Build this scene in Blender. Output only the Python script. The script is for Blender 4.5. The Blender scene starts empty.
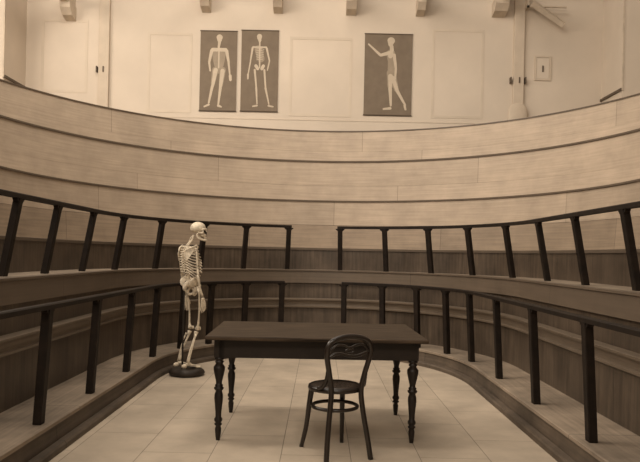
import bpy, bmesh, math, random
from mathutils import Vector, Matrix
random.seed(7)
C = bpy.context.scene.collection
PI = math.pi

# ------------------------------------------------------------------ camera
F_PX, HOR, ROLL, CAM_H = 673.0, 255.6, 0.0214, 1.3247
cam_d = bpy.data.cameras.new('camera'); cam = bpy.data.objects.new('camera', cam_d); C.objects.link(cam)
cam_d.sensor_width = 36.0; cam_d.lens = F_PX / 640 * 36.0
cam_d.shift_y = (HOR - 231) / 640.0
cam_d.clip_start = 0.05
cam.matrix_world = Matrix.Translation((0, 0, CAM_H)) @ Matrix.Rotation(PI / 2, 4, 'X') @ Matrix.Rotation(math.atan(ROLL), 4, 'Z')
bpy.context.scene.camera = cam

# ------------------------------------------------------------------ light
w = bpy.data.worlds.new('world'); bpy.context.scene.world = w; w.use_nodes = True
bg = w.node_tree.nodes['Background']; bg.inputs[0].default_value = (1.0, 0.86, 0.70, 1); bg.inputs[1].default_value = 0.20
def area(name, loc, rot, sx, sy, power, col=(1, 0.88, 0.745)):
    d = bpy.data.lights.new(name, 'AREA'); d.shape = 'RECTANGLE'; d.size = sx; d.size_y = sy; d.energy = power; d.color = col
    o = bpy.data.objects.new(name, d); C.objects.link(o); o.location = loc; o.rotation_euler = rot
    return o
area('skylight', (-1.5, 7.2, 8.6), (0, math.radians(-14), 0), 5.0, 5.0, 170)
area('skylight_rear', (-2.0, 5.0, 8.3), (math.radians(62), 0, 0), 6.0, 2.5, 400)  # added fill lamp that brightens the back wall, no opening of its own
area('window_light_rear', (-1.5, -2.45, 5.2), (math.radians(62), 0, 0), 7.0, 2.4, 520)  # added fill from behind the camera, lightens the floor under the table
area('window_light', (-7.15, 6.1, 5.9), (0, math.radians(-66), 0), 2.2, 7.6, 700)
vs = bpy.context.scene.view_settings
vs.view_transform = 'Standard'; vs.look = 'None'; vs.exposure = 0.0; vs.gamma = 1; vs.use_curve_mapping = False

# ------------------------------------------------------------------ materials
def srgb(r, g, b):
    f = lambda c: ((c / 255 + 0.055) / 1.055) ** 2.4 if c > 10 else c / 255 / 12.92
    return (f(r), f(g), f(b), 1)
def mat(name, base, rough=0.6, var=0.12, scale=6.0, bump=0.05, stretch=(1, 1, 1), spec=0.4, grain=None, uv=False, stain=None):
    m = bpy.data.materials.new(name); m.use_nodes = True; nt = m.node_tree; N = nt.nodes; L = nt.links
    b = N['Principled BSDF']; b.inputs['Roughness'].default_value = rough
    b.inputs['Specular IOR Level'].default_value = spec
    tc = N.new('ShaderNodeTexCoord'); mp = N.new('ShaderNodeMapping'); mp.inputs['Scale'].default_value = stretch
    L.new(tc.outputs['UV' if uv else 'Object'], mp.inputs['Vector'])
    nz = N.new('ShaderNodeTexNoise'); nz.inputs['Scale'].default_value = scale; nz.inputs['Detail'].default_value = 6; nz.inputs['Roughness'].default_value = 0.6
    L.new(mp.outputs[0], nz.inputs['Vector'])
    cr = N.new('ShaderNodeValToRGB'); cr.color_ramp.elements[0].position = 0.3; cr.color_ramp.elements[1].position = 0.7
    c = base
    cr.color_ramp.elements[0].color = tuple(x * (1 - var * 1.6) for x in c[:3]) + (1,)
    cr.color_ramp.elements[1].color = tuple(min(1, x * (1 + var)) for x in c[:3]) + (1,)
    L.new(nz.outputs['Fac'], cr.inputs[0]); col = cr.outputs[0]
    if stain:
        n2 = N.new('ShaderNodeTexNoise'); n2.inputs['Scale'].default_value = stain[0]; n2.inputs['Detail'].default_value = 4
        L.new(tc.outputs['Object'], n2.inputs['Vector'])
        mr = N.new('ShaderNodeMapRange'); mr.inputs[1].default_value = 0.35; mr.inputs[2].default_value = 0.65
        mr.inputs[3].default_value = 1 - stain[1]; mr.inputs[4].default_value = 1 + stain[1] * 0.4
        L.new(n2.outputs['Fac'], mr.inputs[0])
        mx = N.new('ShaderNodeVectorMath'); mx.operation = 'SCALE'; L.new(col, mx.inputs[0]); L.new(mr.outputs[0], mx.inputs['Scale']); col = mx.outputs[0]
    L.new(col, b.inputs['Base Color'])
    if bump:
        bp = N.new('ShaderNodeBump'); bp.inputs['Strength'].default_value = bump; bp.inputs['Distance'].default_value = 0.01
        L.new(nz.outputs['Fac'], bp.inputs['Height']); L.new(bp.outputs[0], b.inputs['Normal'])
    return m
def board_mat(name, base, bw, bh, mortar=0.004, tone=0.12, rough=0.55, spec=0.4, grain=(1.5, 40), depth=0.25, offset=0.5, var=0.10, uv=True, joint=0.35, stain=0.12):
    m = bpy.data.materials.new(name); m.use_nodes = True; nt = m.node_tree; N = nt.nodes; L = nt.links
    b = N['Principled BSDF']; b.inputs['Roughness'].default_value = rough; b.inputs['Specular IOR Level'].default_value = spec
    tc = N.new('ShaderNodeTexCoord'); src = tc.outputs['UV' if uv else 'Object']
    br = N.new('ShaderNodeTexBrick'); br.offset = offset; br.inputs['Scale'].default_value = 1
    br.inputs['Brick Width'].default_value = bw; br.inputs['Row Height'].default_value = bh; br.inputs['Mortar Size'].default_value = mortar
    br.inputs['Mortar Smooth'].default_value = 0.2; br.inputs['Bias'].default_value = 0
    br.inputs['Color1'].default_value = tuple(x * (1 - tone) for x in base[:3]) + (1,)
    br.inputs['Color2'].default_value = tuple(min(1, x * (1 + tone)) for x in base[:3]) + (1,)
    br.inputs['Mortar'].default_value = tuple(x * joint for x in base[:3]) + (1,)
    L.new(src, br.inputs['Vector'])
    mp = N.new('ShaderNodeMapping'); mp.inputs['Scale'].default_value = (grain[0], grain[1], grain[0]); L.new(src, mp.inputs['Vector'])
    nz = N.new('ShaderNodeTexNoise'); nz.inputs['Scale'].default_value = 1; nz.inputs['Detail'].default_value = 5; L.new(mp.outputs[0], nz.inputs['Vector'])
    n2 = N.new('ShaderNodeTexNoise'); n2.inputs['Scale'].default_value = 2.2; n2.inputs['Detail'].default_value = 9; n2.inputs['Roughness'].default_value = 0.62; L.new(tc.outputs['Object'], n2.inputs['Vector'])
    m1 = N.new('ShaderNodeMapRange'); m1.inputs[1].default_value = 0.3; m1.inputs[2].default_value = 0.7; m1.inputs[3].default_value = 1 - var; m1.inputs[4].default_value = 1 + var
    m2 = N.new('ShaderNodeMapRange'); m2.inputs[1].default_value = 0.3; m2.inputs[2].default_value = 0.7; m2.inputs[3].default_value = 1 - stain; m2.inputs[4].default_value = 1 + stain * 0.6
    L.new(nz.outputs['Fac'], m1.inputs[0]); L.new(n2.outputs['Fac'], m2.inputs[0])
    mu = N.new('ShaderNodeMath'); mu.operation = 'MULTIPLY'; L.new(m1.outputs[0], mu.inputs[0]); L.new(m2.outputs[0], mu.inputs[1])
    mx = N.new('ShaderNodeVectorMath'); mx.operation = 'SCALE'; L.new(br.outputs['Color'], mx.inputs[0]); L.new(mu.outputs[0], mx.inputs['Scale'])
    L.new(mx.outputs[0], b.inputs['Base Color'])
    bp = N.new('ShaderNodeBump'); bp.inputs['Strength'].default_value = depth; bp.inputs['Distance'].default_value = 0.004; bp.invert = True
    L.new(br.outputs['Fac'], bp.inputs['Height']); L.new(bp.outputs[0], b.inputs['Normal'])
    return m
M = {}
M['plaster'] = mat('pale_plaster', (0.66, 0.572, 0.473, 1), 0.9, 0.035, 1.3, 0.02, spec=0.1, stain=(0.5, 0.05))
M['plaster_trim'] = mat('painted_moulding', (0.63, 0.543, 0.442, 1), 0.8, 0.04, 2.5, 0.02, spec=0.1)
M['plaster_grey'] = mat('weathered_column_paint', (0.59, 0.50, 0.40, 1), 0.8, 0.06, 3.0, 0.03, spec=0.1)
M['trim_dark'] = mat('dark_edge_moulding', (0.11, 0.082, 0.058, 1), 0.7, 0.08, 4.0)  # real dark trim, and the strips painted as shadow gaps on the tiers
M['bracket'] = mat('dull_bracket_paint', (0.60, 0.51, 0.405, 1), 0.8, 0.1, 6.0)
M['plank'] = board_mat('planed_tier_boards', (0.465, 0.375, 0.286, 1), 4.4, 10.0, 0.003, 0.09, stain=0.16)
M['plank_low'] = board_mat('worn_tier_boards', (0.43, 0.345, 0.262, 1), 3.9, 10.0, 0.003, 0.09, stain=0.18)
M['plank_dark'] = board_mat('darkened_tier_boards', (0.29, 0.225, 0.163, 1), 3.1, 10.0, 0.003, 0.08, stain=0.2, var=0.14)  # lower course coloured darker for the shade behind the upper railings
M['panel'] = board_mat('brown_parapet_boards', (0.082, 0.060, 0.042, 1), 0.9, 10.0, 0.003, 0.08, rough=0.45, spec=0.45, grain=(26, 1.6), var=0.34, stain=0.45)
M['band'] = board_mat('stained_nosing_board', (0.125, 0.095, 0.069, 1), 3.2, 10.0, 0.003, 0.06, rough=0.45, spec=0.45, stain=0.15)
M['moulding'] = mat('worn_ledge_moulding', (0.15, 0.115, 0.083, 1), 0.42, 0.12, 4.0, 0.04, spec=0.6, stretch=(1, 1, 6))
M['deck'] = board_mat('worn_platform_deck', (0.27, 0.213, 0.158, 1), 1.6, 10.0, 0.004, 0.06, rough=0.7, stain=0.4, var=0.18)
M['riser'] = board_mat('scuffed_riser_boards', (0.11, 0.083, 0.060, 1), 2.4, 10.0, 0.004, 0.06, rough=0.6, stain=0.5, var=0.2)
M['rail'] = mat('blackened_rail_wood', (0.014, 0.009, 0.006, 1), 0.6, 0.3, 12.0, 0.05, spec=0.2)
M['floor'] = board_mat('pale_floor_slabs', (0.50, 0.418, 0.325, 1), 0.92, 0.46, 0.003, 0.05, rough=0.55, spec=0.3, grain=(4, 4), depth=0.3, var=0.05, joint=0.45, stain=0.20)
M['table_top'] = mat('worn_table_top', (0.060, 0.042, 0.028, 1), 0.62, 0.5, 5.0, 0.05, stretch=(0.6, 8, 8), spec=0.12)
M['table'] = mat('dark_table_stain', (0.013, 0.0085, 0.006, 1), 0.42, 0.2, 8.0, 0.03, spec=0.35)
M['chair'] = mat('dark_bentwood', (0.016, 0.0105, 0.0075, 1), 0.28, 0.2, 8.0, 0.02, spec=0.55)
M['seat'] = mat('perforated_seat_veneer', (0.045, 0.031, 0.022, 1), 0.38, 0.3, 30.0, 0.1, spec=0.5)
M['bone'] = mat('aged_bone', (0.66, 0.57, 0.44, 1), 0.6, 0.25, 25.0, 0.08, spec=0.3)
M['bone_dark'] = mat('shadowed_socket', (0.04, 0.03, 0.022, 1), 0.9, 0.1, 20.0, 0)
M['iron'] = mat('dark_stand_iron', (0.02, 0.015, 0.011, 1), 0.45, 0.1, 10.0, 0)
M['base'] = mat('dark_cushion_base', (0.028, 0.02, 0.014, 1), 0.55, 0.4, 14.0, 0.4, spec=0.4)
M['chart'] = mat('brown_chart_paper', (0.205, 0.163, 0.122, 1), 0.85, 0.07, 6.0, 0.0, spec=0.1)
M['chart_fig'] = mat('pale_printed_figure', (0.56, 0.475, 0.37, 1), 0.85, 0.05, 10.0, 0.0, spec=0.1)
M['chart_fig2'] = mat('mid_printed_figure', (0.34, 0.28, 0.212, 1), 0.85, 0.08, 10.0, 0.0, spec=0.1)

M['pane'] = mat('window_pane_glass', (0.75, 0.70, 0.62, 1), 0.15, 0.02, 1.0, 0, spec=0.6)
# ------------------------------------------------------------------ helpers
def obj(name, bm, m, parent=None, smooth=False, bevel=0):
    me = bpy.data.meshes.new(name)
    bmesh.ops.recalc_face_normals(bm, faces=bm.faces)
    bm.to_mesh(me); bm.free(); me.materials.append(m)
    if smooth: me.shade_smooth()
    o = bpy.data.objects.new(name, me); C.objects.link(o)
    if parent: o.parent = parent
    if bevel:
        b = o.modifiers.new('bevel', 'BEVEL'); b.width = bevel; b.segments = 2; b.limit_method = 'ANGLE'
    return o
def tag(o, label, cat, group=None):
    o['label'] = label; o['category'] = cat
    if group: o['group'] = group
    return o
def thing(name, label, cat, loc=(0, 0, 0), rz=0, group=None):
    o = bpy.data.objects.new(name, None); C.objects.link(o); o.location = loc; o.rotation_euler = (0, 0, rz)
    return tag(o, label, cat, group)
def struct(name, bm, m, **k):
    o = obj(name, bm, m, **k); o['kind'] = 'structure'; return o
def box(bm, x0, x1, y0, y1, z0, z1):
    v = [bm.verts.new((x, y, z)) for x in (x0, x1) for y in (y0, y1) for z in (z0, z1)]
    for f in ((0, 1, 3, 2), (4, 6, 7, 5), (0, 4, 5, 1), (2, 3, 7, 6), (0, 2, 6, 4), (1, 5, 7, 3)): bm.faces.new([v[i] for i in f])
def B(): return bmesh.new()
def catmull(pts, n=6):
    pts = [Vector(p) for p in pts]; out = []
    P = [pts[0] * 2 - pts[1]] + pts + [pts[-1] * 2 - pts[-2]]
    for i in range(1, len(P) - 2):
        for k in range(n):
            t = k / n; a, b, c, d = P[i - 1], P[i], P[i + 1], P[i + 2]
            out.append(0.5 * ((2 * b) + (c - a) * t + (2 * a - 5 * b + 4 * c - d) * t * t + (3 * b - a - 3 * c + d) * t ** 3))
    out.append(pts[-1]); return out
def tube(bm, pts, rad, seg=8, closed=False, flat=1.0, smooth_n=0):
    """tube along points; rad float or list; flat scales the second cross axis"""
    if smooth_n:
        if not isinstance(rad, (int, float)):
            rr = []
            for i in range(len(rad) - 1):
                for k in range(smooth_n): rr.append(rad[i] + (rad[i + 1] - rad[i]) * (0.5 - 0.5 * math.cos(PI * k / smooth_n)))
            rad = rr + [rad[-1]]
        pts = catmull(pts, smooth_n)
    pts = [Vector(p) for p in pts]; n = len(pts)
    if isinstance(rad, (int, float)): rad = [rad] * n
    rings = []; up = None
    for i in range(n):
        if closed: t = pts[(i + 1) % n] - pts[i - 1]
        else: t = pts[min(i + 1, n - 1)] - pts[max(i - 1, 0)]
        t.normalize()
        if up is None:
            up = Vector((0, 0, 1)) if abs(t.z) < 0.9 else Vector((0, 1, 0))
        up = (up - t * up.dot(t))
        if up.length < 1e-6: up = t.orthogonal()
        up.normalize(); sd = t.cross(up)
        rings.append([bm.verts.new(pts[i] + (up * math.cos(2 * PI * k / seg) + sd * math.sin(2 * PI * k / seg) * flat) * rad[i]) for k in range(seg)])
    for i in range(n if closed else n - 1):
        a, b = rings[i], rings[(i + 1) % n]
        for k in range(seg): bm.faces.new((a[k], a[(k + 1) % seg], b[(k + 1) % seg], b[k]))
    if not closed:
        bm.faces.new(rings[0][::-1]); bm.faces.new(rings[-1])
def lathe(bm, prof, cx=0, cy=0, seg=20, sx=1, sy=1):
    rings = []
    for r, z in prof:
        rings.append([bm.verts.new((cx + r * sx * math.cos(2 * PI * k / seg), cy + r * sy * math.sin(2 * PI * k / seg), z)) for k in range(seg)])
    for a, b in zip(rings, rings[1:]):
        for k in range(seg): bm.faces.new((a[k], a[(k + 1) % seg], b[(k + 1) % seg], b[k]))
    bm.faces.new(rings[0][::-1]); bm.faces.new(rings[-1])
def ellipsoid(bm, c, r, seg=14, rings=9, fn=None, rot=None):
    r0 = bmesh.ops.create_uvsphere(bm, u_segments=seg, v_segments=rings, radius=1)
    for v in r0['verts']:
        p = v.co.copy()
        if fn: p = fn(p)
        p = Vector((p.x * r[0], p.y * r[1], p.z * r[2]))
        if rot: p = rot @ p
        v.co = p + Vector(c)

# ------------------------------------------------------------------ plan of the theatre: two straight arms joined by a half ellipse
X0, A0, YC, B0, YN = -0.037, 1.6315, 6.99, 2.032, 0.9
def plan(t, d):
    """t in metres-like units: 0..arm = left arm going away, then the arc, then the right arm coming back"""
    arm = YC - YN
    if t[0] == 'l': return Vector((X0 - A0 - d, t[1]))
    if t[0] == 'r': return Vector((X0 + A0 + d, t[1]))
    th = t[1]; return Vector((X0 - (A0 + d) * math.cos(th), YC + (B0 + d) * math.sin(th)))
def params(ya=YN, yb=YN, th0=0, th1=PI, n=72, left=True, right=True, m=10):
    P = []
    if left: P += [('l', ya + (YC - ya) * i / m) for i in range(m)]
    P += [('a', th0 + (th1 - th0) * i / n) for i in range(n + 1)]
    if right: P += [('r', YC - (YC - yb) * (i + 1) / m) for i in range(m)]
    return P
def sweep(bm, prof, P, closed_prof=True, voff=0.0):
    """prof: list of (offset, height); builds UVs: u = run along a middle line, v = run along the profile"""
    uvl = bm.loops.layers.uv.verify()
    cols = []; us = [0.0]
    dm = sum(p[0] for p in prof) / len(prof)
    for i, t in enumerate(P):
        cols.append([bm.verts.new((*plan(t, d), h)) for d, h in prof])
        if i: us.append(us[-1] + (plan(t, dm) - plan(P[i - 1], dm)).length)
    vv = [0.0]
    n = len(prof)
    for j in range(1, n + 1):
        a = prof[j - 1]; b = prof[j % n]; vv.append(vv[-1] + math.hypot(a[0] - b[0], a[1] - b[1]))
    for i in range(len(P) - 1):
        for j in range(n if closed_prof else n - 1):
            j2 = (j + 1) % n
            f = bm.faces.new((cols[i][j], cols[i + 1][j], cols[i + 1][j2], cols[i][j2]))
            for lp, (u, v) in zip(f.loops, ((us[i], vv[j]), (us[i + 1], vv[j]), (us[i + 1], vv[j + 1]), (us[i], vv[j + 1]))): lp[uvl].uv = (u + voff, v + 0.5)
    if closed_prof:
        bm.faces.new(cols[0][::-1]); bm.faces.new(cols[-1])
def hit(px, py, d):
    """plan parameter of the path (offset d) seen along the pixel column px at row py"""
    u = (px + ROLL * (py - 231) - 320) / F_PX
    A, Bb = A0 + d, B0 + d
    qa = (u / A) ** 2 + 1 / Bb ** 2; qb = -2 * (u * X0 / A ** 2 + YC / Bb ** 2); qc = (X0 / A) ** 2 + (YC / Bb) ** 2 - 1
    z = (-qb + math.sqrt(max(qb * qb - 4 * qa * qc, 0))) / (2 * qa)
    if z >= YC: return ('a', math.atan2((z - YC) / Bb, -(u * z - X0) / A))
    return ('l', (X0 - A) / u) if u < 0 else ('r', (X0 + A) / u)
def normal_dir(t):
    a = plan(t, 0.0); b = plan(t, 0.3); return (b - a).normalized()

# ------------------------------------------------------------------ setting
bm = B(); uvl = bm.loops.layers.uv.verify()
vs_ = [bm.verts.new(p) for p in ((-7.6, -2.6, 0), (7.6, -2.6, 0), (7.6, 13.4, 0), (-7.6, 13.4, 0))]
f = bm.faces.new(vs_)
for lp in f.loops: lp[uvl].uv = (lp.vert.co.y + 0.6, lp.vert.co.x + 0.23)
bm2 = bmesh.ops.extrude_face_region(bm, geom=[f])
for v in [g for g in bm2['geom'] if isinstance(g, bmesh.types.BMVert)]: v.co.z = -0.12
struct('floor', bm, M['floor'])
WZ = 13.0; TOP = 7.4
bm = B(); box(bm, -7.6, 7.6, WZ, WZ + 0.3, 0, TOP); struct('wall_back', bm, M['plaster'])
for s, n in ((-1, 'left'), (1, 'right')):
    bm = B(); box(bm, *sorted((s * 7.3, s * 7.6)), -2.6, WZ, 0, TOP); struct('wall_' + n, bm, M['plaster'])
bm = B(); box(bm, -7.6, 7.6, -2.9, -2.6, 0, TOP); struct('wall_front', bm, M['plaster'])
for i in range(4):
    y0 = 2.2 + i * 2.0
    bm = B(); box(bm, -7.30, -7.27, y0, y0 + 1.8, 4.7, 7.1); struct('window_%d' % (i + 1), bm, M['pane'])
    bm = B()
    for yy in (y0 - 0.06, y0 + 0.87, y0 + 1.8): box(bm, -7.31, -7.22, yy, yy + 0.06, 4.64, 7.16)
    for zz in (4.64, 5.87, 7.1): box(bm, -7.31, -7.22, y0, y0 + 1.8, zz, zz + 0.06)
    struct('trim_%d' % (20 + i), bm, M['plaster_trim'])
# piers that return from the back wall, each with a dark foot moulding and a corner bead
k = 1
for s, XP in ((-1, 5.76), (1, 5.37)):
    bm = B(); box(bm, *sorted((s * XP, s * 7.3)), 12.1, WZ, 0, TOP); struct('wall_pier_' + ('left' if s < 0 else 'right'), bm, M['plaster'])
    bm = B(); box(bm, *sorted((s * (XP - 0.03), s * XP)), 12.1, WZ, 4.41, 4.455); struct('trim_%d' % k, bm, M['trim_dark']); k += 1
    bm = B(); box(bm, *sorted((s * (XP - 0.012), s * (XP + 0.012))), 12.085, 12.11, 4.41, TOP); struct('trim_%d' % k, bm, M['bracket']); k += 1
# shallow blind-window mouldings and a dado line on the back wall
def wallpt(px, py, y=WZ):
    xu = px + ROLL * (py - 231) - 320; yu = py - ROLL * (px - 320)
    return xu / F_PX * y, CAM_H + (HOR - yu) / F_PX * y
for (x0, x1, y0, y1) in ((146, 192, 33, 112), (288, 352, 38, 116), (430, 484, 30, 118), (40, 88, 20, 92)):
    xa, za = wallpt(x0, y1); xb, zb = wallpt(x1, y0)
    bm = B(); t_ = 0.05
    box(bm, xa, xb, WZ - 0.006, WZ, za, za + t_); box(bm, xa, xb, WZ - 0.006, WZ, zb - t_, zb)
    box(bm, xa, xa + t_, WZ - 0.006, WZ, za + t_, zb - t_); box(bm, xb - t_, xb, WZ - 0.006, WZ, za + t_, zb - t_)
    struct('trim_%d' % k, bm, M['plaster_trim']); k += 1
bm = B(); box(bm, -5.7, 5.7, WZ - 0.008, WZ, 3.93, 3.95); struct('trim_%d' % k, bm, M['plaster_trim']); k += 1

# ------------------------------------------------------------------ tiers
PF = params()
t = thing('standing_platform', 'low worn front platform that rings the floor and carries the lower railings', 'platform', (0, 0, 0))
bm = B(); sweep(bm, [(0.0, 0), (0.0, 0.035), (0.012, 0.05), (0.055, 0.055), (0.055, 0)], PF); obj('base_moulding', bm, M['riser'], t)
bm = B(); sweep(bm, [(0.055, 0), (0.075, 0.165), (0.12, 0.165), (0.12, 0)], PF); obj('riser', bm, M['riser'], t)
bm = B(); sweep(bm, [(0.055, 0.165), (0.055, 0.188), (0.065, 0.193), (0.51, 0.193), (0.51, 0.165)], PF); obj('deck', bm, M['deck'], t)
t = thing('parapet_tier', 'lower curved parapet with rounded ledge, behind the front standing platform', 'parapet')
bm = B(); sweep(bm, [(0.51, 0), (0.51, 0.60), (0.56, 0.60), (0.56, 0)], PF); obj('lower_panel', bm, M['panel'], t)
bm = B(); sweep(bm, [(0.50, 0.585), (0.472, 0.59), (0.468, 0.608), (0.492, 0.615), (0.494, 0.64), (0.486, 0.665), (0.470, 0.685), (0.452, 0.695), (0.450, 0.712), (0.460, 0.718), (0.56, 0.722), (0.56, 0.60)], PF); obj('ledge_moulding', bm, M['moulding'], t, smooth=False)
bm = B(); sweep(bm, [(0.535, 0.715), (0.535, 0.945), (0.57, 0.945), (0.57, 0.715)], PF); obj('upper_panel', bm, M['panel'], t)
bm = B(); sweep(bm, [(0.495, 0.935), (0.50, 1.10), (0.485, 1.105), (0.485, 1.122), (0.60, 1.122), (0.60, 0.935)], PF); obj('nosing_board', bm, M['band'], t)
bm = B(); sweep(bm, [(0.60, 1.08), (0.60, 1.115), (1.05, 1.115), (1.05, 1.08)], PF); obj('deck', bm, M['deck'], t)
def tier(label, faces, back_d, top_h):
    t = thing('parapet_tier', label, 'parapet')
    for (nm, prof, mm) in faces:
        bm = B(); sweep(bm, prof, params(n=84), voff=random.uniform(0, 3)); obj(nm, bm, mm, t)
    return t
def course(d0, h0, d1, h1, th=0.03):
    # sloping board course with its own thickness
    L = math.hypot(d1 - d0, h1 - h0); nx, nz = (h1 - h0) / L * th, -(d1 - d0) / L * th
    return [(d0, h0), (d1, h1), (d1 + nx, h1 + nz), (d0 + nx, h0 + nz)]
def tier_faces(d0, h0, d1, h1, n, mm, lip=0.012):
    out = []
    for i in range(n):
        a, b = i / n, (i + 1) / n
        da, ha, db, hb = d0 + (d1 - d0) * a, h0 + (h1 - h0) * a, d0 + (d1 - d0) * b, h0 + (h1 - h0) * b
        out.append(('board_course', course(da + lip * (i > 0), ha + (0.004 if i else 0), db, hb), mm))
    return out
fc = [('dark_panel', [(1.05, 1.08), (1.05, 1.405), (1.09, 1.405), (1.09, 1.08)], M['panel']),
      ('ledge_strip', [(1.035, 1.405), (1.035, 1.435), (1.09, 1.44), (1.09, 1.405)], M['trim_dark']),
      ('deck', [(1.09, 1.40), (1.09, 1.435), (1.74, 1.435), (1.74, 1.40)], M['deck'])]
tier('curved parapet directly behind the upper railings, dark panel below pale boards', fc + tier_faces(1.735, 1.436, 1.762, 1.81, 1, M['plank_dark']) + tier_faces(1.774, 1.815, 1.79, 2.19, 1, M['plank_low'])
     + [('top_edge', [(1.77, 2.19), (1.77, 2.212), (1.83, 2.212), (1.83, 2.19)], M['trim_dark']), ('deck', [(1.83, 2.16), (1.83, 2.19), (2.25, 2.19), (2.25, 2.16)], M['deck'])], 0, 0)  # thin dark strip on top stands for the shadow gap between tiers
tier('middle band of pale curved boards, second below the whitewashed wall', tier_faces(2.255, 2.10, 2.30, 2.895, 2, M['plank'])
     + [('top_edge', [(2.28, 2.895), (2.28, 2.92), (2.34, 2.92), (2.34, 2.895)], M['trim_dark']), ('deck', [(2.34, 2.87), (2.34, 2.90), (2.75, 2.90), (2.75, 2.87)], M['deck'])], 0, 0)  # dark strip again in place of the gap's shade
tier('topmost band of pale curved boards, its rim just under the whitewashed wall', tier_faces(2.755, 2.80, 2.80, 3.50, 2, M['plank'])
     + [('rim_cap', [(2.785, 3.50), (2.785, 3.518), (2.86, 3.518), (2.86, 3.50)], M['band']), ('gallery_deck', [(2.86, 3.30), (2.86, 3.34), (3.35, 3.34), (3.35, 3.30)], M['deck']), ('back_boarding', [(3.35, 0.0), (3.35, 3.34), (3.38, 3.34), (3.38, 0.0)], M['band'])], 0, 0)

# ------------------------------------------------------------------ railings
def post_mesh(name, t, d_f, h_f, d_t, h_t, wd, parent):
    """square post between a foot on offset d_f and a top on offset d_t"""
    nd = normal_dir(t); tg = Vector((-nd.y, nd.x)); a = plan(t, d_f); b = plan(t, d_t)
    bm = B(); V = []
    for (p, h) in ((a, h_f), (b, h_t)):
        for (i, j) in ((-1, -1), (1, -1), (1, 1), (-1, 1)):
            q = p + nd * (i * wd * 0.42) + tg * (j * wd * 0.5); V.append(bm.verts.new((q.x, q.y, h)))
    for i in range(4): bm.faces.new((V[i], V[(i + 1) % 4], V[4 + (i + 1) % 4], V[4 + i]))
    bm.faces.new(V[3::-1]); bm.faces.new(V[4:])
    o = obj(name, bm, M['rail'], parent, bevel=0.006)
    # small shaped bracket under the rail, both sides of the post
    for s in (-1, 1):
        bm = B(); base = b + tg * (s * wd * 0.5); w2 = wd * 0.3
        pr = [(0, 0), (0.032, 0), (0.026, -0.014), (0.010, -0.024), (0, -0.036)]
        ra = [bm.verts.new((*(base + tg * (s * x) + nd * w2), h_t + z)) for x, z in pr]
        rb = [bm.verts.new((*(base + tg * (s * x) - nd * w2), h_t + z)) for x, z in pr]
        bm.faces.new(ra); bm.faces.new(rb[::-1])
        for i in range(5): bm.faces.new((ra[i], ra[(i + 1) % 5], rb[(i + 1) % 5], rb[i]))
        obj('bracket', bm, M['rail'], o)
def railing(label, posts, d_f, h_f, d_t, h_t, wd, rail_h, y_end, end_t):
    t = thing('railing', label, 'railing')
    side = 'l' if posts[0][0] == 'l' else 'r'
    for q in posts: post_mesh('post', q, d_f, h_f, d_t, h_t, wd, t)
    P = [(side, y_end + (YC - y_end) * i / 10) for i in range(10)]
    a0 = 0 if side == 'l' else PI
    P += [('a', a0 + (end_t[1] - a0) * i / 30) for i in range(31)]
    # run the last bit of rail just past the end post
    e = 0.035 / (A0 + 0.5); P[-1] = ('a', end_t[1] + (e if side == 'l' else -e))
    bm = B(); wr = wd * 0.46
    sweep(bm, [(d_t - wr, h_t), (d_t - wr, h_t + rail_h * 0.8), (d_t - wr * 0.7, h_t + rail_h), (d_t + wr * 0.7, h_t + rail_h), (d_t + wr, h_t + rail_h * 0.8), (d_t + wr, h_t)], P)
    obj('handrail', bm, M['rail'], t)
LD, LT = 0.135, 0.09
lo_l = [hit(x, y, LD) for x, y in ((37.9, 427), (89.5, 394), (125.6, 371), (152, 355), (180, 345), (208, 338), (243, 334), (280, 332))]
lo_r = [hit(x, y, LD) for x, y in ((591, 442), (535.4, 405), (498.6, 381), (471, 363), (446.5, 352), (417, 343), (382, 337), (343, 334))]
lo_l.insert(0, ('l', lo_l[0][1] - 0.82)); lo_r.insert(0, ('r', lo_r[0][1] - 0.82))
railing('long dark lower railing along the left side, behind the skeleton', lo_l, LD, 0.193, LT, 0.94, 0.068, 0.036, 3.0, lo_l[-1])
railing('long dark lower railing along the right side, at floor platform level', lo_r, LD, 0.193, LT, 0.94, 0.068, 0.036, 3.0, lo_r[-1])
UD, UT = 0.74, 0.63
up_l = [hit(x, y, UD) for x, y in ((2, 276), (44, 273), (81.4, 272), (114, 271), (154.5, 270), (199, 269.5), (242.6, 269.5), (286.5, 270))]
up_r = [hit(x, y, UD) for x, y in ((637, 294), (585, 287), (547, 283), (512, 280), (472, 276.5), (430.5, 274), (385.5, 273), (339.5, 272))]
railing('dark upper railing with leaning posts along the left tier', up_l, UD, 1.115, UT, 1.712, 0.065, 0.038, 4.4, up_l[-1])
railing('dark upper railing with leaning posts along the right tier', up_r, UD, 1.115, UT, 1.712, 0.065, 0.038, 4.4, up_r[-1])

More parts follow.
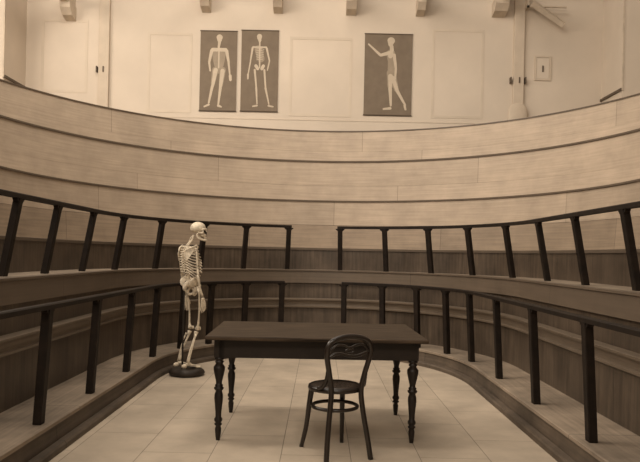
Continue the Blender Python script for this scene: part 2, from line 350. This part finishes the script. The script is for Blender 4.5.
# ------------------------------------------------------------------ table
t = thing('work_table', 'long dark wooden table with four turned legs in the middle of the floor', 'table', (-0.018, 5.22, 0), math.radians(1.3))
TW, TD = 0.78, 0.545
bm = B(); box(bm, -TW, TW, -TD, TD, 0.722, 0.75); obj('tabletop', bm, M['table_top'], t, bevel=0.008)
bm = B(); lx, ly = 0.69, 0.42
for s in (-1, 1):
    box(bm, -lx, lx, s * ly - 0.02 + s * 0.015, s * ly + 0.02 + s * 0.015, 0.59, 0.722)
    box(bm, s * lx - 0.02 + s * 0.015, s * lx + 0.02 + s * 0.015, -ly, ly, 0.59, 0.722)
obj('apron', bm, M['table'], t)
prof = [(.013, 0), (.0135, .01), (.018, .05), (.020, .08), (.0145, .10), (.022, .108), (.0245, .115), (.016, .125), (.024, .135), (.0255, .15), (.018, .165), (.019, .2), (.024, .26), (.027, .30), (.026, .325), (.019, .35), (.028, .36), (.031, .372), (.022, .38),
        (.026, .39), (.018, .40), (.019, .415), (.027, .455), (.035, .50), (.035, .52), (.02, .545), (.027, .553), (.027, .56), (.018, .567), (.029, .575), (.030, .585), (.024, .59)]
prof = [(r * 1.16, z) for r, z in prof]
for sx in (-1, 1):
    for sy in (-1, 1):
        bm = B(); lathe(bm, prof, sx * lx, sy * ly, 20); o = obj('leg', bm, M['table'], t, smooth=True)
        bm = B(); box(bm, sx * lx - 0.035, sx * lx + 0.035, sy * ly - 0.035, sy * ly + 0.035, 0.59, 0.722); obj('leg_block', bm, M['table'], o)

# ------------------------------------------------------------------ bentwood chair   (local: +y is forward, seat height 0.46)
cdir = math.atan2(0.385, -0.172) - PI / 2
t = thing('bentwood_chair', 'dark bentwood chair with round seat and looped back, turned towards the table', 'chair', (0.122, 4.54, 0), cdir)
SR = 0.185
bm = B(); lathe(bm, [(SR - 0.025, 0.425), (SR - 0.004, 0.428), (SR, 0.44), (SR - 0.003, 0.455), (SR - 0.014, 0.461), (SR - 0.022, 0.457), (SR - 0.03, 0.45)], 0, 0, 36); obj('seat_frame', bm, M['chair'], t, smooth=True)
bm = B(); lathe(bm, [(SR - 0.021, 0.449), (SR - 0.021, 0.4575), (SR * 0.5, 0.4565), (0.01, 0.455)], 0, 0, 36)
sp = obj('seat_panel', bm, M['seat'], t, smooth=True)
bm = B()
for ring, n in ((0.035, 7), (0.07, 13), (0.105, 19)):
    for i in range(n):
        a = 2 * PI * i / n; lathe(bm, [(0.0045, 0.4555), (0.0045, 0.4578)], ring * math.cos(a), ring * math.sin(a), 6)
obj('perforation', bm, M['bone_dark'], sp)['kind'] = 'stuff'
bm = B(); tube(bm, [(0.152 * math.cos(2 * PI * i / 40), 0.152 * math.sin(2 * PI * i / 40), 0.315) for i in range(40)], 0.0125, 8, closed=True); obj('ring_stretcher', bm, M['chair'], t, smooth=True)
for s in (-1, 1):
    bm = B(); tube(bm, [(s * 0.115, 0.125, 0.435), (s * 0.125, 0.142, 0.32), (s * 0.137, 0.165, 0.15), (s * 0.155, 0.20, 0.0)], [0.020, 0.0185, 0.016, 0.0145], 10, smooth_n=6); obj('front_leg', bm, M['chair'], t, smooth=True)
# one bent rod: left rear foot -> hoop -> right rear foot
half = [(0.160, -0.225, 0.0), (0.143, -0.200, 0.15), (0.122, -0.178, 0.30), (0.108, -0.168, 0.44), (0.126, -0.176, 0.55), (0.150, -0.190, 0.65), (0.158, -0.200, 0.715), (0.138, -0.206, 0.768), (0.095, -0.210, 0.792), (0.045, -0.212, 0.803)]
rod = [(-x, y, z) for x, y, z in half] + [(0, -0.212, 0.806)] + half[::-1]
bm = B(); tube(bm, rod, 0.0180, 10, smooth_n=6); obj('back_hoop', bm, M['chair'], t, smooth=True)
inner = [(-0.150, -0.192, 0.665), (-0.11, -0.200, 0.692), (-0.06, -0.204, 0.694), (0, -0.204, 0.678), (0.06, -0.204, 0.680), (0.11, -0.200, 0.694), (0.150, -0.192, 0.70)]
bm = B(); tube(bm, inner, 0.010, 8, smooth_n=6); obj('back_crossbar', bm, M['chair'], t, smooth=True)
inner = [(-0.152, -0.196, 0.70), (-0.10, -0.203, 0.748), (-0.05, -0.206, 0.750), (0, -0.207, 0.735), (0.05, -0.206, 0.750), (0.10, -0.203, 0.748), (0.152, -0.196, 0.70)]
bm = B(); tube(bm, inner, 0.008, 8, smooth_n=6); obj('back_crossbar', bm, M['chair'], t, smooth=True)
bm = B(); lp = [(0.028 * math.cos(2 * PI * i / 20), -0.206, 0.712 + 0.016 * math.sin(2 * PI * i / 20)) for i in range(20)]
tube(bm, lp, 0.006, 8, closed=True); obj('back_loop', bm, M['chair'], t, smooth=True)
for s in (-1, 1):
    bm = B(); tube(bm, [(s * 0.138, -0.178, 0.60), (s * 0.140, -0.160, 0.53), (s * 0.150, -0.128, 0.475), (s * 0.165, -0.088, 0.458)], 0.0135, 8, smooth_n=6); obj('back_brace', bm, M['chair'], t, smooth=True)

# ------------------------------------------------------------------ skeleton on its stand (local: +x forward, -y its right side, towards the viewer)
sk = thing('mounted_skeleton', 'full human skeleton in side view on a dark round base at left', 'skeleton', (-1.418, 7.28, 0), math.radians(38))
def bone(name, pts, rad, parent=sk, n=5, seg=8, m='bone', flat=1.0):
    bm = B(); tube(bm, pts, rad, seg, smooth_n=n, flat=flat); return obj(name, bm, M[m], parent, smooth=True)
bm = B(); random.seed(3)
lathe(bm, [(0.17, 0.0), (0.205, 0.012), (0.215, 0.035), (0.205, 0.06), (0.18, 0.078), (0.12, 0.086), (0.01, 0.088)], 0.0, 0, 28)
for v in bm.verts:
    v.co.x *= 0.90; v.co.y *= 0.84
    if v.co.z > 0.005:
        a = math.atan2(v.co.y, v.co.x); v.co.x *= 1 + 0.035 * math.sin(5 * a); v.co.y *= 1 + 0.04 * math.sin(4 * a + 1); v.co.z *= 1 + 0.08 * math.sin(3 * a + v.co.x * 20)
obj('base', bm, M['base'], sk, smooth=True).rotation_euler = (0, 0, math.radians(-38))
bone('support_rod', [(-0.05, 0, 0.08), (-0.05, 0, 0.5), (-0.045, 0, 0.9), (-0.03, 0, 1.02)], 0.010, m='iron')
# spine
SP = catmull([(0.02, 0, 0.985), (-0.005, 0, 1.03), (0.0, 0, 1.10), (-0.035, 0, 1.20), (-0.05, 0, 1.30), (-0.015, 0, 1.40), (0.03, 0, 1.46), (0.055, 0, 1.52)], 4)
bm = B(); pts = []; rad = []
for i in range(len(SP) - 1):
    for k in range(4):
        p = SP[i].lerp(SP[i + 1], k / 4); pts.append(p); rad.append((0.013, 0.019, 0.019, 0.013)[k] * (1.15 if i < 9 else 0.85))
tube(bm, pts, rad, 9)
for i in range(1, len(SP) - 1):
    p = SP[i]; tube(bm, [p, p + Vector((-0.03, 0, -0.012)), p + Vector((-0.045, 0, -0.028))], [0.006, 0.005, 0.003], 5)
obj('spine', bm, M['bone'], sk, smooth=True)
# rib cage
rc = bone('breastbone', [(0.085, 0, 1.365), (0.105, 0, 1.30), (0.125, 0, 1.20), (0.125, 0, 1.15)], [0.014, 0.018, 0.012, 0.005], flat=0.5)
rc.name = 'rib_cage'
for i in range(11):
    zb = 1.385 - i * 0.027; f_ = i / 10
    xb = -0.03 - 0.022 * math.sin(PI * (zb - 1.1) / 0.35)
    wy = 0.065 + 0.07 * math.sin(min(1, (i + 1) / 6) * PI / 2); drop = 0.035 + 0.06 * f_
    xf = 0.08 + 0.045 * math.sin(min(1, (i + 1.5) / 7) * PI / 2)
    if i > 7: xf -= 0.02 * (i - 7)
    for s in (-1, 1):
        pts = [(xb, s * 0.012, zb), (xb - 0.02, s * wy * 0.55, zb + 0.002), (xb + 0.015, s * wy * 0.93, zb - drop * 0.35), (xb * 0.3 + xf * 0.45, s * wy, zb - drop * 0.75), (xf * 0.9, s * wy * 0.68, zb - drop * 1.1)]
        if i < 8: pts.append((xf + 0.004, s * 0.014, zb - drop + 0.02 * (i > 3)))
        bm = B(); tube(bm, pts, 0.0052, 6, smooth_n=5, flat=0.8); obj('rib', bm, M['bone'], rc, smooth=True)
for s in (-1, 1):
    bone('collar_bone', [(0.085, s * 0.02, 1.372), (0.075, s * 0.07, 1.385), (0.045, s * 0.12, 1.392), (0.01, s * 0.165, 1.395)], [0.009, 0.007, 0.007, 0.009])
    # shoulder blade: a curved triangular plate
    bm = B(); A_ = [(-0.005, 0.165, 1.385), (-0.075, 0.07, 1.385), (-0.098, 0.075, 1.31), (-0.075, 0.095, 1.235), (-0.045, 0.125, 1.29)]
    va = [bm.verts.new((x, s * y, z)) for x, y, z in A_]; vb = [bm.verts.new((x + 0.007, s * (y - 0.005), z)) for x, y, z in A_]
    bm.faces.new(va); bm.faces.new(vb[::-1])
    for i in range(5): bm.faces.new((va[i], va[(i + 1) % 5], vb[(i + 1) % 5], vb[i]))
    tube(bm, [(-0.085, s * 0.075, 1.345), (-0.05, s * 0.13, 1.375), (0.005, s * 0.168, 1.405)], [0.004, 0.007, 0.010], 6)
    obj('shoulder_blade', bm, M['bone'], sk, bevel=0.002)
    # arm
    el = (0.02, s * 0.185, 1.085); wr = (0.085, s * 0.205, 0.855)
    bone('upper_arm_bone', [(0.0, s * 0.165, 1.375), (0.004, s * 0.172, 1.33), (0.010, s * 0.178, 1.20), el], [0.019, 0.009, 0.007, 0.014])
    bone('forearm_bone', [(0.012, s * 0.187, 1.09), (0.03, s * 0.197, 0.98), (0.066, s * 0.195, 0.86)], [0.012, 0.007, 0.009])
    bone('forearm_bone', [(0.026, s * 0.181, 1.075), (0.050, s * 0.177, 0.97), (0.080, s * 0.183, 0.858)], [0.010, 0.006, 0.010])
    bm = B(); ellipsoid(bm, (0.078, s * 0.190, 0.838), (0.022, 0.014, 0.016), 10, 7)
    for j, (ln, dx) in enumerate(((0.072, -0.024), (0.082, -0.008), (0.080, 0.008), (0.066, 0.022))):
        k0 = (0.080 + dx * 0.6, s * 0.190, 0.828); k1 = (0.088 + dx, s * 0.187, 0.765)
        k2 = (0.088 + dx * 1.1, s * 0.180, 0.765 - ln * 0.5); k3 = (0.080 + dx * 1.1, s * 0.172, 0.765 - ln)
        tube(bm, [k0, k1, k2, k3], [0.006, 0.0075, 0.006, 0.0035], 6, smooth_n=4)
    tube(bm, [(0.094, s * 0.186, 0.83), (0.114, s * 0.181, 0.79), (0.118, s * 0.175, 0.755)], [0.007, 0.006, 0.004], 6, smooth_n=4)
    obj('hand_bones', bm, M['bone'], sk, smooth=True)
# pelvis: sacrum and two wings
bm = B()
tube(bm, [(0.015, 0, 1.03), (-0.02, 0, 0.985), (-0.045, 0, 0.94), (-0.03, 0, 0.90)], [0.03, 0.032, 0.02, 0.008], 8, smooth_n=4)
for s in (-1, 1):
    def wing(p): return Vector((p.x, p.y + 0.35 * p.z * abs(p.z), p.z * (1.0 + 0.15 * p.x)))
    ellipsoid(bm, (0.03, s * 0.088, 1.008), (0.080, 0.020, 0.068), 16, 10, rot=Matrix.Rotation(s * math.radians(-22), 3, 'X') @ Matrix.Rotation(s * math.radians(-18), 3, 'Z'))
    tube(bm, [(0.10, s * 0.085, 0.985), (0.085, s * 0.075, 0.945), (0.105, s * 0.03, 0.905), (0.11, s * 0.004, 0.905)], [0.012, 0.020, 0.012, 0.012], 8, smooth_n=4)
    tube(bm, [(0.055, s * 0.08, 0.95), (0.03, s * 0.07, 0.90), (0.045, s * 0.055, 0.872), (0.085, s * 0.03, 0.888)], [0.026, 0.014, 0.015, 0.010], 8, smooth_n=4)
obj('pelvis', bm, M['bone'], sk, smooth=True)
for s, dxk in ((-1, 0.0), (1, -0.02)):
    kn = (0.085 + dxk, s * 0.058, 0.50)
    bm = B(); ellipsoid(bm, (0.062, s * 0.095, 0.945), (0.022, 0.022, 0.022), 10, 8)
    tube(bm, [(0.062, s * 0.10, 0.945), (0.050, s * 0.145, 0.915), (0.062, s * 0.142, 0.86), (0.078, s * 0.115, 0.70), (0.085 + dxk * 0.8, s * 0.088, 0.56), kn], [0.013, 0.017, 0.011, 0.009, 0.012, 0.026], 9, smooth_n=5)
    obj('thigh_bone', bm, M['bone'], sk, smooth=True)
    bm = B(); ellipsoid(bm, (0.118 + dxk, s * 0.061, 0.508), (0.010, 0.018, 0.020), 10, 7); obj('kneecap', bm, M['bone'], sk, smooth=True)
    an = (-0.025 + dxk, s * 0.075, 0.155)
    bone('shin_bone', [(0.080 + dxk, s * 0.056, 0.475), (0.055 + dxk, s * 0.060, 0.40), (0.0 + dxk, s * 0.07, 0.27), an], [0.025, 0.011, 0.008, 0.015])
    bone('calf_bone', [(0.058 + dxk, s * 0.092, 0.45), (0.015 + dxk, s * 0.108, 0.33), (-0.032 + dxk, s * 0.10, 0.145)], [0.010, 0.006, 0.011])
    bm = B()
    ellipsoid(bm, (-0.065 + dxk, s * 0.075, 0.112), (0.034, 0.019, 0.025), 10, 7); ellipsoid(bm, (-0.015 + dxk, s * 0.075, 0.13), (0.038, 0.024, 0.022), 10, 7)
    for j in range(5):
        yy = s * (0.055 + j * 0.014); L_ = 0.17 - 0.012 * j
        tube(bm, [(0.0 + dxk, s * (0.065 + j * 0.005), 0.128), (0.05 + dxk, yy, 0.118), (L_ - 0.07 + dxk, yy, 0.102), (L_ - 0.02 + dxk, yy, 0.095)], [0.009, 0.006, 0.008 if j == 0 else 0.006, 0.005], 6, smooth_n=4)
    obj('foot_bones', bm, M['bone'], sk, smooth=True)
# skull
def cran(p):
    x, y, z = p
    if x > 0: y *= 1 - 0.18 * x
    if z < -0.2: z = -0.2 + (z + 0.2) * 0.65; 
    return Vector((x, y, z))
sx, sz = 0.115, 1.60
bm = B(); ellipsoid(bm, (sx - 0.012, 0, sz), (0.093, 0.073, 0.078), 22, 16, fn=cran)
# brow, cheek arches, upper jaw, nasal bridge
tube(bm, [(sx + 0.05, -0.055, sz - 0.018), (sx + 0.078, -0.028, sz - 0.008), (sx + 0.084, 0, sz - 0.012), (sx + 0.078, 0.028, sz - 0.008), (sx + 0.05, 0.055, sz - 0.018)], 0.011, 8, smooth_n=5)
for s in (-1, 1):
    tube(bm, [(sx + 0.058, s * 0.052, sz - 0.018), (sx + 0.064, s * 0.05, sz - 0.045), (sx + 0.055, s * 0.052, sz - 0.058), (sx + 0.01, s * 0.066, sz - 0.05)], [0.007, 0.010, 0.011, 0.006], 7, smooth_n=4)
tube(bm, [(sx + 0.083, 0, sz - 0.015), (sx + 0.094, 0, sz - 0.04)], [0.009, 0.006], 7)
ellipsoid(bm, (sx + 0.056, 0, sz - 0.080), (0.034, 0.032, 0.026), 14, 9)
ellipsoid(bm, (sx + 0.035, 0, sz - 0.052), (0.035, 0.038, 0.03), 14, 9)
sku = obj('skull', bm, M['bone'], sk, smooth=True)
for s in (-1, 1):
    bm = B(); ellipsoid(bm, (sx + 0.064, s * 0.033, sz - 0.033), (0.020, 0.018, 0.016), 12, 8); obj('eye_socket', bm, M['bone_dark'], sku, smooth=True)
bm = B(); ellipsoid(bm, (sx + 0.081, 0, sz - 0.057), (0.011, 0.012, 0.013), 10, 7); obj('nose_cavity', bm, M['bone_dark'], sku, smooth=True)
bm = B()
tube(bm, [(sx + 0.0, -0.058, sz - 0.055), (sx - 0.002, -0.056, sz - 0.10), (sx + 0.04, -0.045, sz - 0.130), (sx + 0.082, -0.018, sz - 0.140), (sx + 0.088, 0, sz - 0.140), (sx + 0.082, 0.018, sz - 0.140), (sx + 0.04, 0.045, sz - 0.130), (sx - 0.002, 0.056, sz - 0.10), (sx + 0.0, 0.058, sz - 0.055)],
     [0.007, 0.011, 0.012, 0.013, 0.014, 0.013, 0.012, 0.011, 0.007], 8, smooth_n=4)
obj('jawbone', bm, M['bone'], sku, smooth=True)
bm = B()
for i in range(12):
    a = -1.0 + 2.0 * i / 11
    x_ = sx + 0.058 + 0.030 * math.cos(a); y_ = 0.030 * math.sin(a)
    box(bm, x_ - 0.003, x_ + 0.003, y_ - 0.0022, y_ + 0.0022, sz - 0.112, sz - 0.098)
    box(bm, x_ - 0.004, x_ + 0.002, y_ - 0.0022, y_ + 0.0022, sz - 0.130, sz - 0.117)
te = obj('teeth', bm, M['bone'], sku); te['kind'] = 'stuff'
for o_ in (sku,): o_.matrix_local = Matrix.Translation((0.107, 0, 1.51)) @ Matrix.Rotation(math.radians(-44), 4, 'Z') @ Matrix.Scale(0.92, 4) @ Matrix.Translation((-0.107, 0, -1.51))

# ------------------------------------------------------------------ anatomical wall charts
def chart(label, x0, x1, y0, y1, strokes, mid=()):
    xa, zb = wallpt(x0, y0); xb, za = wallpt(x1, y1)
    xb -= 1.7 / F_PX * WZ; W, H = xb - xa, zb - za
    t = thing('wall_chart', label, 'chart', ((xa + xb) / 2, WZ, za), 0, 'anatomical charts on the back wall')
    bm = B(); box(bm, -W / 2, W / 2, -0.022, -0.016, 0, H); obj('chart_sheet', bm, M['chart'], t)
    for z in (0, H):
        bm = B(); tube(bm, [(-W / 2 - 0.008, -0.02, z), (W / 2 + 0.008, -0.02, z)], 0.012, 8); obj('hanging_rod', bm, M['trim_dark'], t)
    S = H   # figure units: x in [-.5,.5]*W from centre, y 0..1 from the top
    for nm, sts, mm, dep in (('printed_figure', strokes, M['chart_fig'], 0.0245), ('printed_shading', mid, M['chart_fig2'], 0.0232)):
        if not sts: continue
        bm = B(); q = 0
        for (ax, ay, aw, bx, by, bw) in sts:
            a = Vector((ax * W, (1 - ay) * H)); b = Vector((bx * W, (1 - by) * H)); ra, rb = aw * W, bw * W
            d = (b - a); d = d.normalized() if d.length > 1e-6 else Vector((1, 0)); ang = math.atan2(d.y, d.x)
            pl = [a + Vector((math.cos(ang + PI / 2 + PI * k / 8), math.sin(ang + PI / 2 + PI * k / 8))) * ra for k in range(9)]
            pl += [b + Vector((math.cos(ang - PI / 2 + PI * k / 8), math.sin(ang - PI / 2 + PI * k / 8))) * rb for k in range(9)]
            yy = -dep - 0.00012 * q; q += 1
            bm.faces.new([bm.verts.new((p.x, yy, p.y)) for p in pl])
        obj(nm, bm, mm, t)
    return t
# (x, y, half width) to (x, y, half width), in sheet units
back = [(.02, .082, .085, .02, .115, .06), (.02, .14, .04, .0, .20, .03), (-.16, .235, .05, .19, .235, .05), (.01, .2, .02, .01, .46, .018),
        (-.19, .25, .045, -.25, .39, .032), (-.25, .40, .03, -.22, .50, .022), (.22, .25, .045, .28, .39, .032), (.28, .40, .03, .32, .55, .02), (.33, .56, .04, .34, .61, .035),
        (-.07, .49, .06, -.14, .68, .04), (-.15, .69, .04, -.24, .90, .025), (.12, .50, .06, .07, .70, .04), (.07, .71, .04, .02, .92, .025), (-.24, .925, .03, -.36, .95, .022), (.02, .935, .035, .10, .95, .022)]
back_m = [(-.09, .26, .10, -.05, .42, .07), (.11, .26, .10, .08, .42, .07), (.01, .40, .11, .02, .48, .12), (-.08, .49, .09, -.14, .66, .055), (.12, .49, .09, .08, .68, .055)]
skel = [(-.02, .075, .07, -.02, .095, .06), (-.01, .122, .045, -.01, .138, .028), (-.01, .15, .02, .0, .46, .02), (-.19, .207, .022, .17, .207, .022), (-.2, .22, .028, -.25, .38, .02), (-.25, .39, .02, -.30, .53, .016), (-.31, .545, .025, -.31, .60, .02),
        (.18, .22, .028, .26, .37, .02), (.26, .38, .02, .21, .49, .016), (-.1, .44, .045, -.05, .475, .04), (.10, .44, .045, .06, .475, .04), (-.13, .49, .028, -.08, .70, .022), (-.08, .71, .028, -.05, .91, .016), (.13, .49, .028, .17, .70, .022), (.17, .71, .028, .27, .91, .016), (-.05, .93, .024, -.16, .94, .02), (.26, .93, .024, .38, .94, .02)]
for i in range(7):
    yy = .225 + i * .022; skel += [(-.11 + .004 * i, yy + .008, .008, -.02, yy, .009), (.02, yy, .009, .11 - .004 * i, yy + .008, .008)]
walk = [(.05, .085, .08, .04, .125, .05), (.06, .15, .04, .07, .20, .04), (.05, .235, .055, .04, .27, .05), (.0, .235, .04, -.16, .262, .03), (-.17, .262, .028, -.42, .13, .016),
        (.12, .26, .035, .16, .42, .025), (.16, .43, .025, .15, .55, .02), (.05, .52, .05, .05, .66, .035), (.05, .67, .04, .07, .88, .022), (.10, .54, .045, .20, .70, .035), (.20, .70, .035, .37, .87, .022), (.06, .915, .028, -.08, .925, .02), (.36, .88, .025, .38, .925, .022)]
walk_m = [(.05, .24, .09, .08, .34, .09), (.08, .34, .09, .07, .47, .08), (.06, .48, .09, .05, .64, .06), (.09, .50, .08, .18, .68, .05)]
t1 = chart('dark chart with a pale anatomical figure seen from behind, leftmost of the three charts', 200.5, 237, 31, 111.5, back, back_m)
t2 = chart('dark chart with a pale skeleton seen from the front, middle of the three charts', 241.5, 278.5, 30.5, 112, skel, [(-.05, .23, .1, .03, .35, .1)])
t3 = chart('dark chart with a pale striding figure reaching left, rightmost of the three charts', 364.5, 412, 34, 116, walk, walk_m)

# ------------------------------------------------------------------ fittings on the back wall
for px, lab in ((102.5, 'slim pale wall column at far left beside the dark charts'), (519.5, 'slim pale wall column right of the striding figure chart')):
    xa, _ = wallpt(px, 50, WZ - 0.12)
    t = thing('wall_column', lab, 'column', (xa, WZ - 0.12, 3.34))
    bm = B(); box(bm, -0.10, 0.10, 0.04, 0.12, 0, 4.0); obj('shaft', bm, M['plaster_grey'], t, bevel=0.01)
    if px > 300:
        bm = B(); lathe(bm, [(0.15, 0.0), (0.18, 0.5), (0.19, 0.80), (0.17, 0.90), (0.12, 0.97), (0.10, 0.98)], 0, 0.05, 24, sy=0.35); obj('pedestal', bm, M['plaster_grey'], t, smooth=True)
    for dx in ((-0.13, 0.0) if px < 300 else (-0.15, 0.01, 0.13)):
        z_ = 1.42 if px < 300 else 1.38
        bm = B(); box(bm, dx - 0.010, dx + 0.010, 0.02, 0.12, z_, z_ + 0.11)
        obj('clip', bm, M['trim_dark'], t)
for i, (px, w_, yb, lab) in enumerate(((66, 10, 17, 'stained wooden beam bracket high up, above the left column'), (204, 9, 8, 'wooden beam bracket above the leftmost dark chart'), (277, 9, 9, 'wooden beam bracket above the middle dark chart'),
        (351, 10, 11, 'wooden beam bracket above the bare wall between charts'), (421, 8, 12, 'wooden beam bracket right above the striding figure chart'), (501, 13, 13, 'wide wooden beam bracket left of the diagonal strut'))):
    xa, zb = wallpt(px, yb, WZ - 0.25)
    t = thing('beam_bracket', lab, 'bracket', (xa, WZ, zb), 0, 'beam brackets along the top of the back wall'); hw = w_ / F_PX * WZ / 2
    bm = B(); pr = [(0, 0), (-0.22, 0.05), (-0.34, 0.16), (-0.36, 0.26), (0, 0.26)]
    va = [bm.verts.new((-hw, y, z)) for y, z in pr]; vb = [bm.verts.new((hw, y, z)) for y, z in pr]
    bm.faces.new(va); bm.faces.new(vb[::-1])
    for j in range(5): bm.faces.new((va[j], va[(j + 1) % 5], vb[(j + 1) % 5], vb[j]))
    obj('corbel', bm, M['bracket'], t)
    bm = B(); box(bm, -hw * 0.8, hw * 0.8, -2.6, 0, 0.26, 0.46); obj('beam', bm, M['bracket'], t)
xa, za = wallpt(532, 3, 12.8); xb, zb = wallpt(563, 25, 12.8); xc, zc = wallpt(566, 8, 12.8)
t = thing('diagonal_strut', 'slanting timber strut at the top right of the wall', 'strut', (xa, 12.8, za))
bm = B(); tube(bm, [(0, 0, 0), (xb - xa, 0, zb - za)], [0.07, 0.06], 4); obj('strut_beam', bm, M['bracket'], t)
bm = B(); box(bm, -0.1, xc - xa, -0.02, 0.02, zc - za, zc - za + 0.03); box(bm, -0.1, -0.06, -0.02, 0.2, zc - za, 1.6); obj('tie_bar', bm, M['bracket'], t)
xa, zb = wallpt(534, 56); xb, za = wallpt(550, 81)
t = thing('wall_hatch', 'small pale framed hatch on the wall right of the slim column', 'hatch', ((xa + xb) / 2, WZ, za)); W, H = xb - xa, zb - za
bm = B(); box(bm, -W / 2 + .04, W / 2 - .04, -0.012, 0, .04, H - .04); obj('panel', bm, M['plaster'], t)
bm = B(); box(bm, -W / 2, W / 2, -0.022, 0, 0, .035); box(bm, -W / 2, W / 2, -0.022, 0, H - .035, H); box(bm, -W / 2, -W / 2 + .035, -0.022, 0, .035, H - .035); box(bm, W / 2 - .035, W / 2, -0.022, 0, .035, H - .035); obj('frame', bm, M['plaster_grey'], t)
bm = B(); box(bm, -.012, .012, -0.03, -0.012, H * .35, H * .6); obj('handle', bm, M['trim_dark'], t)
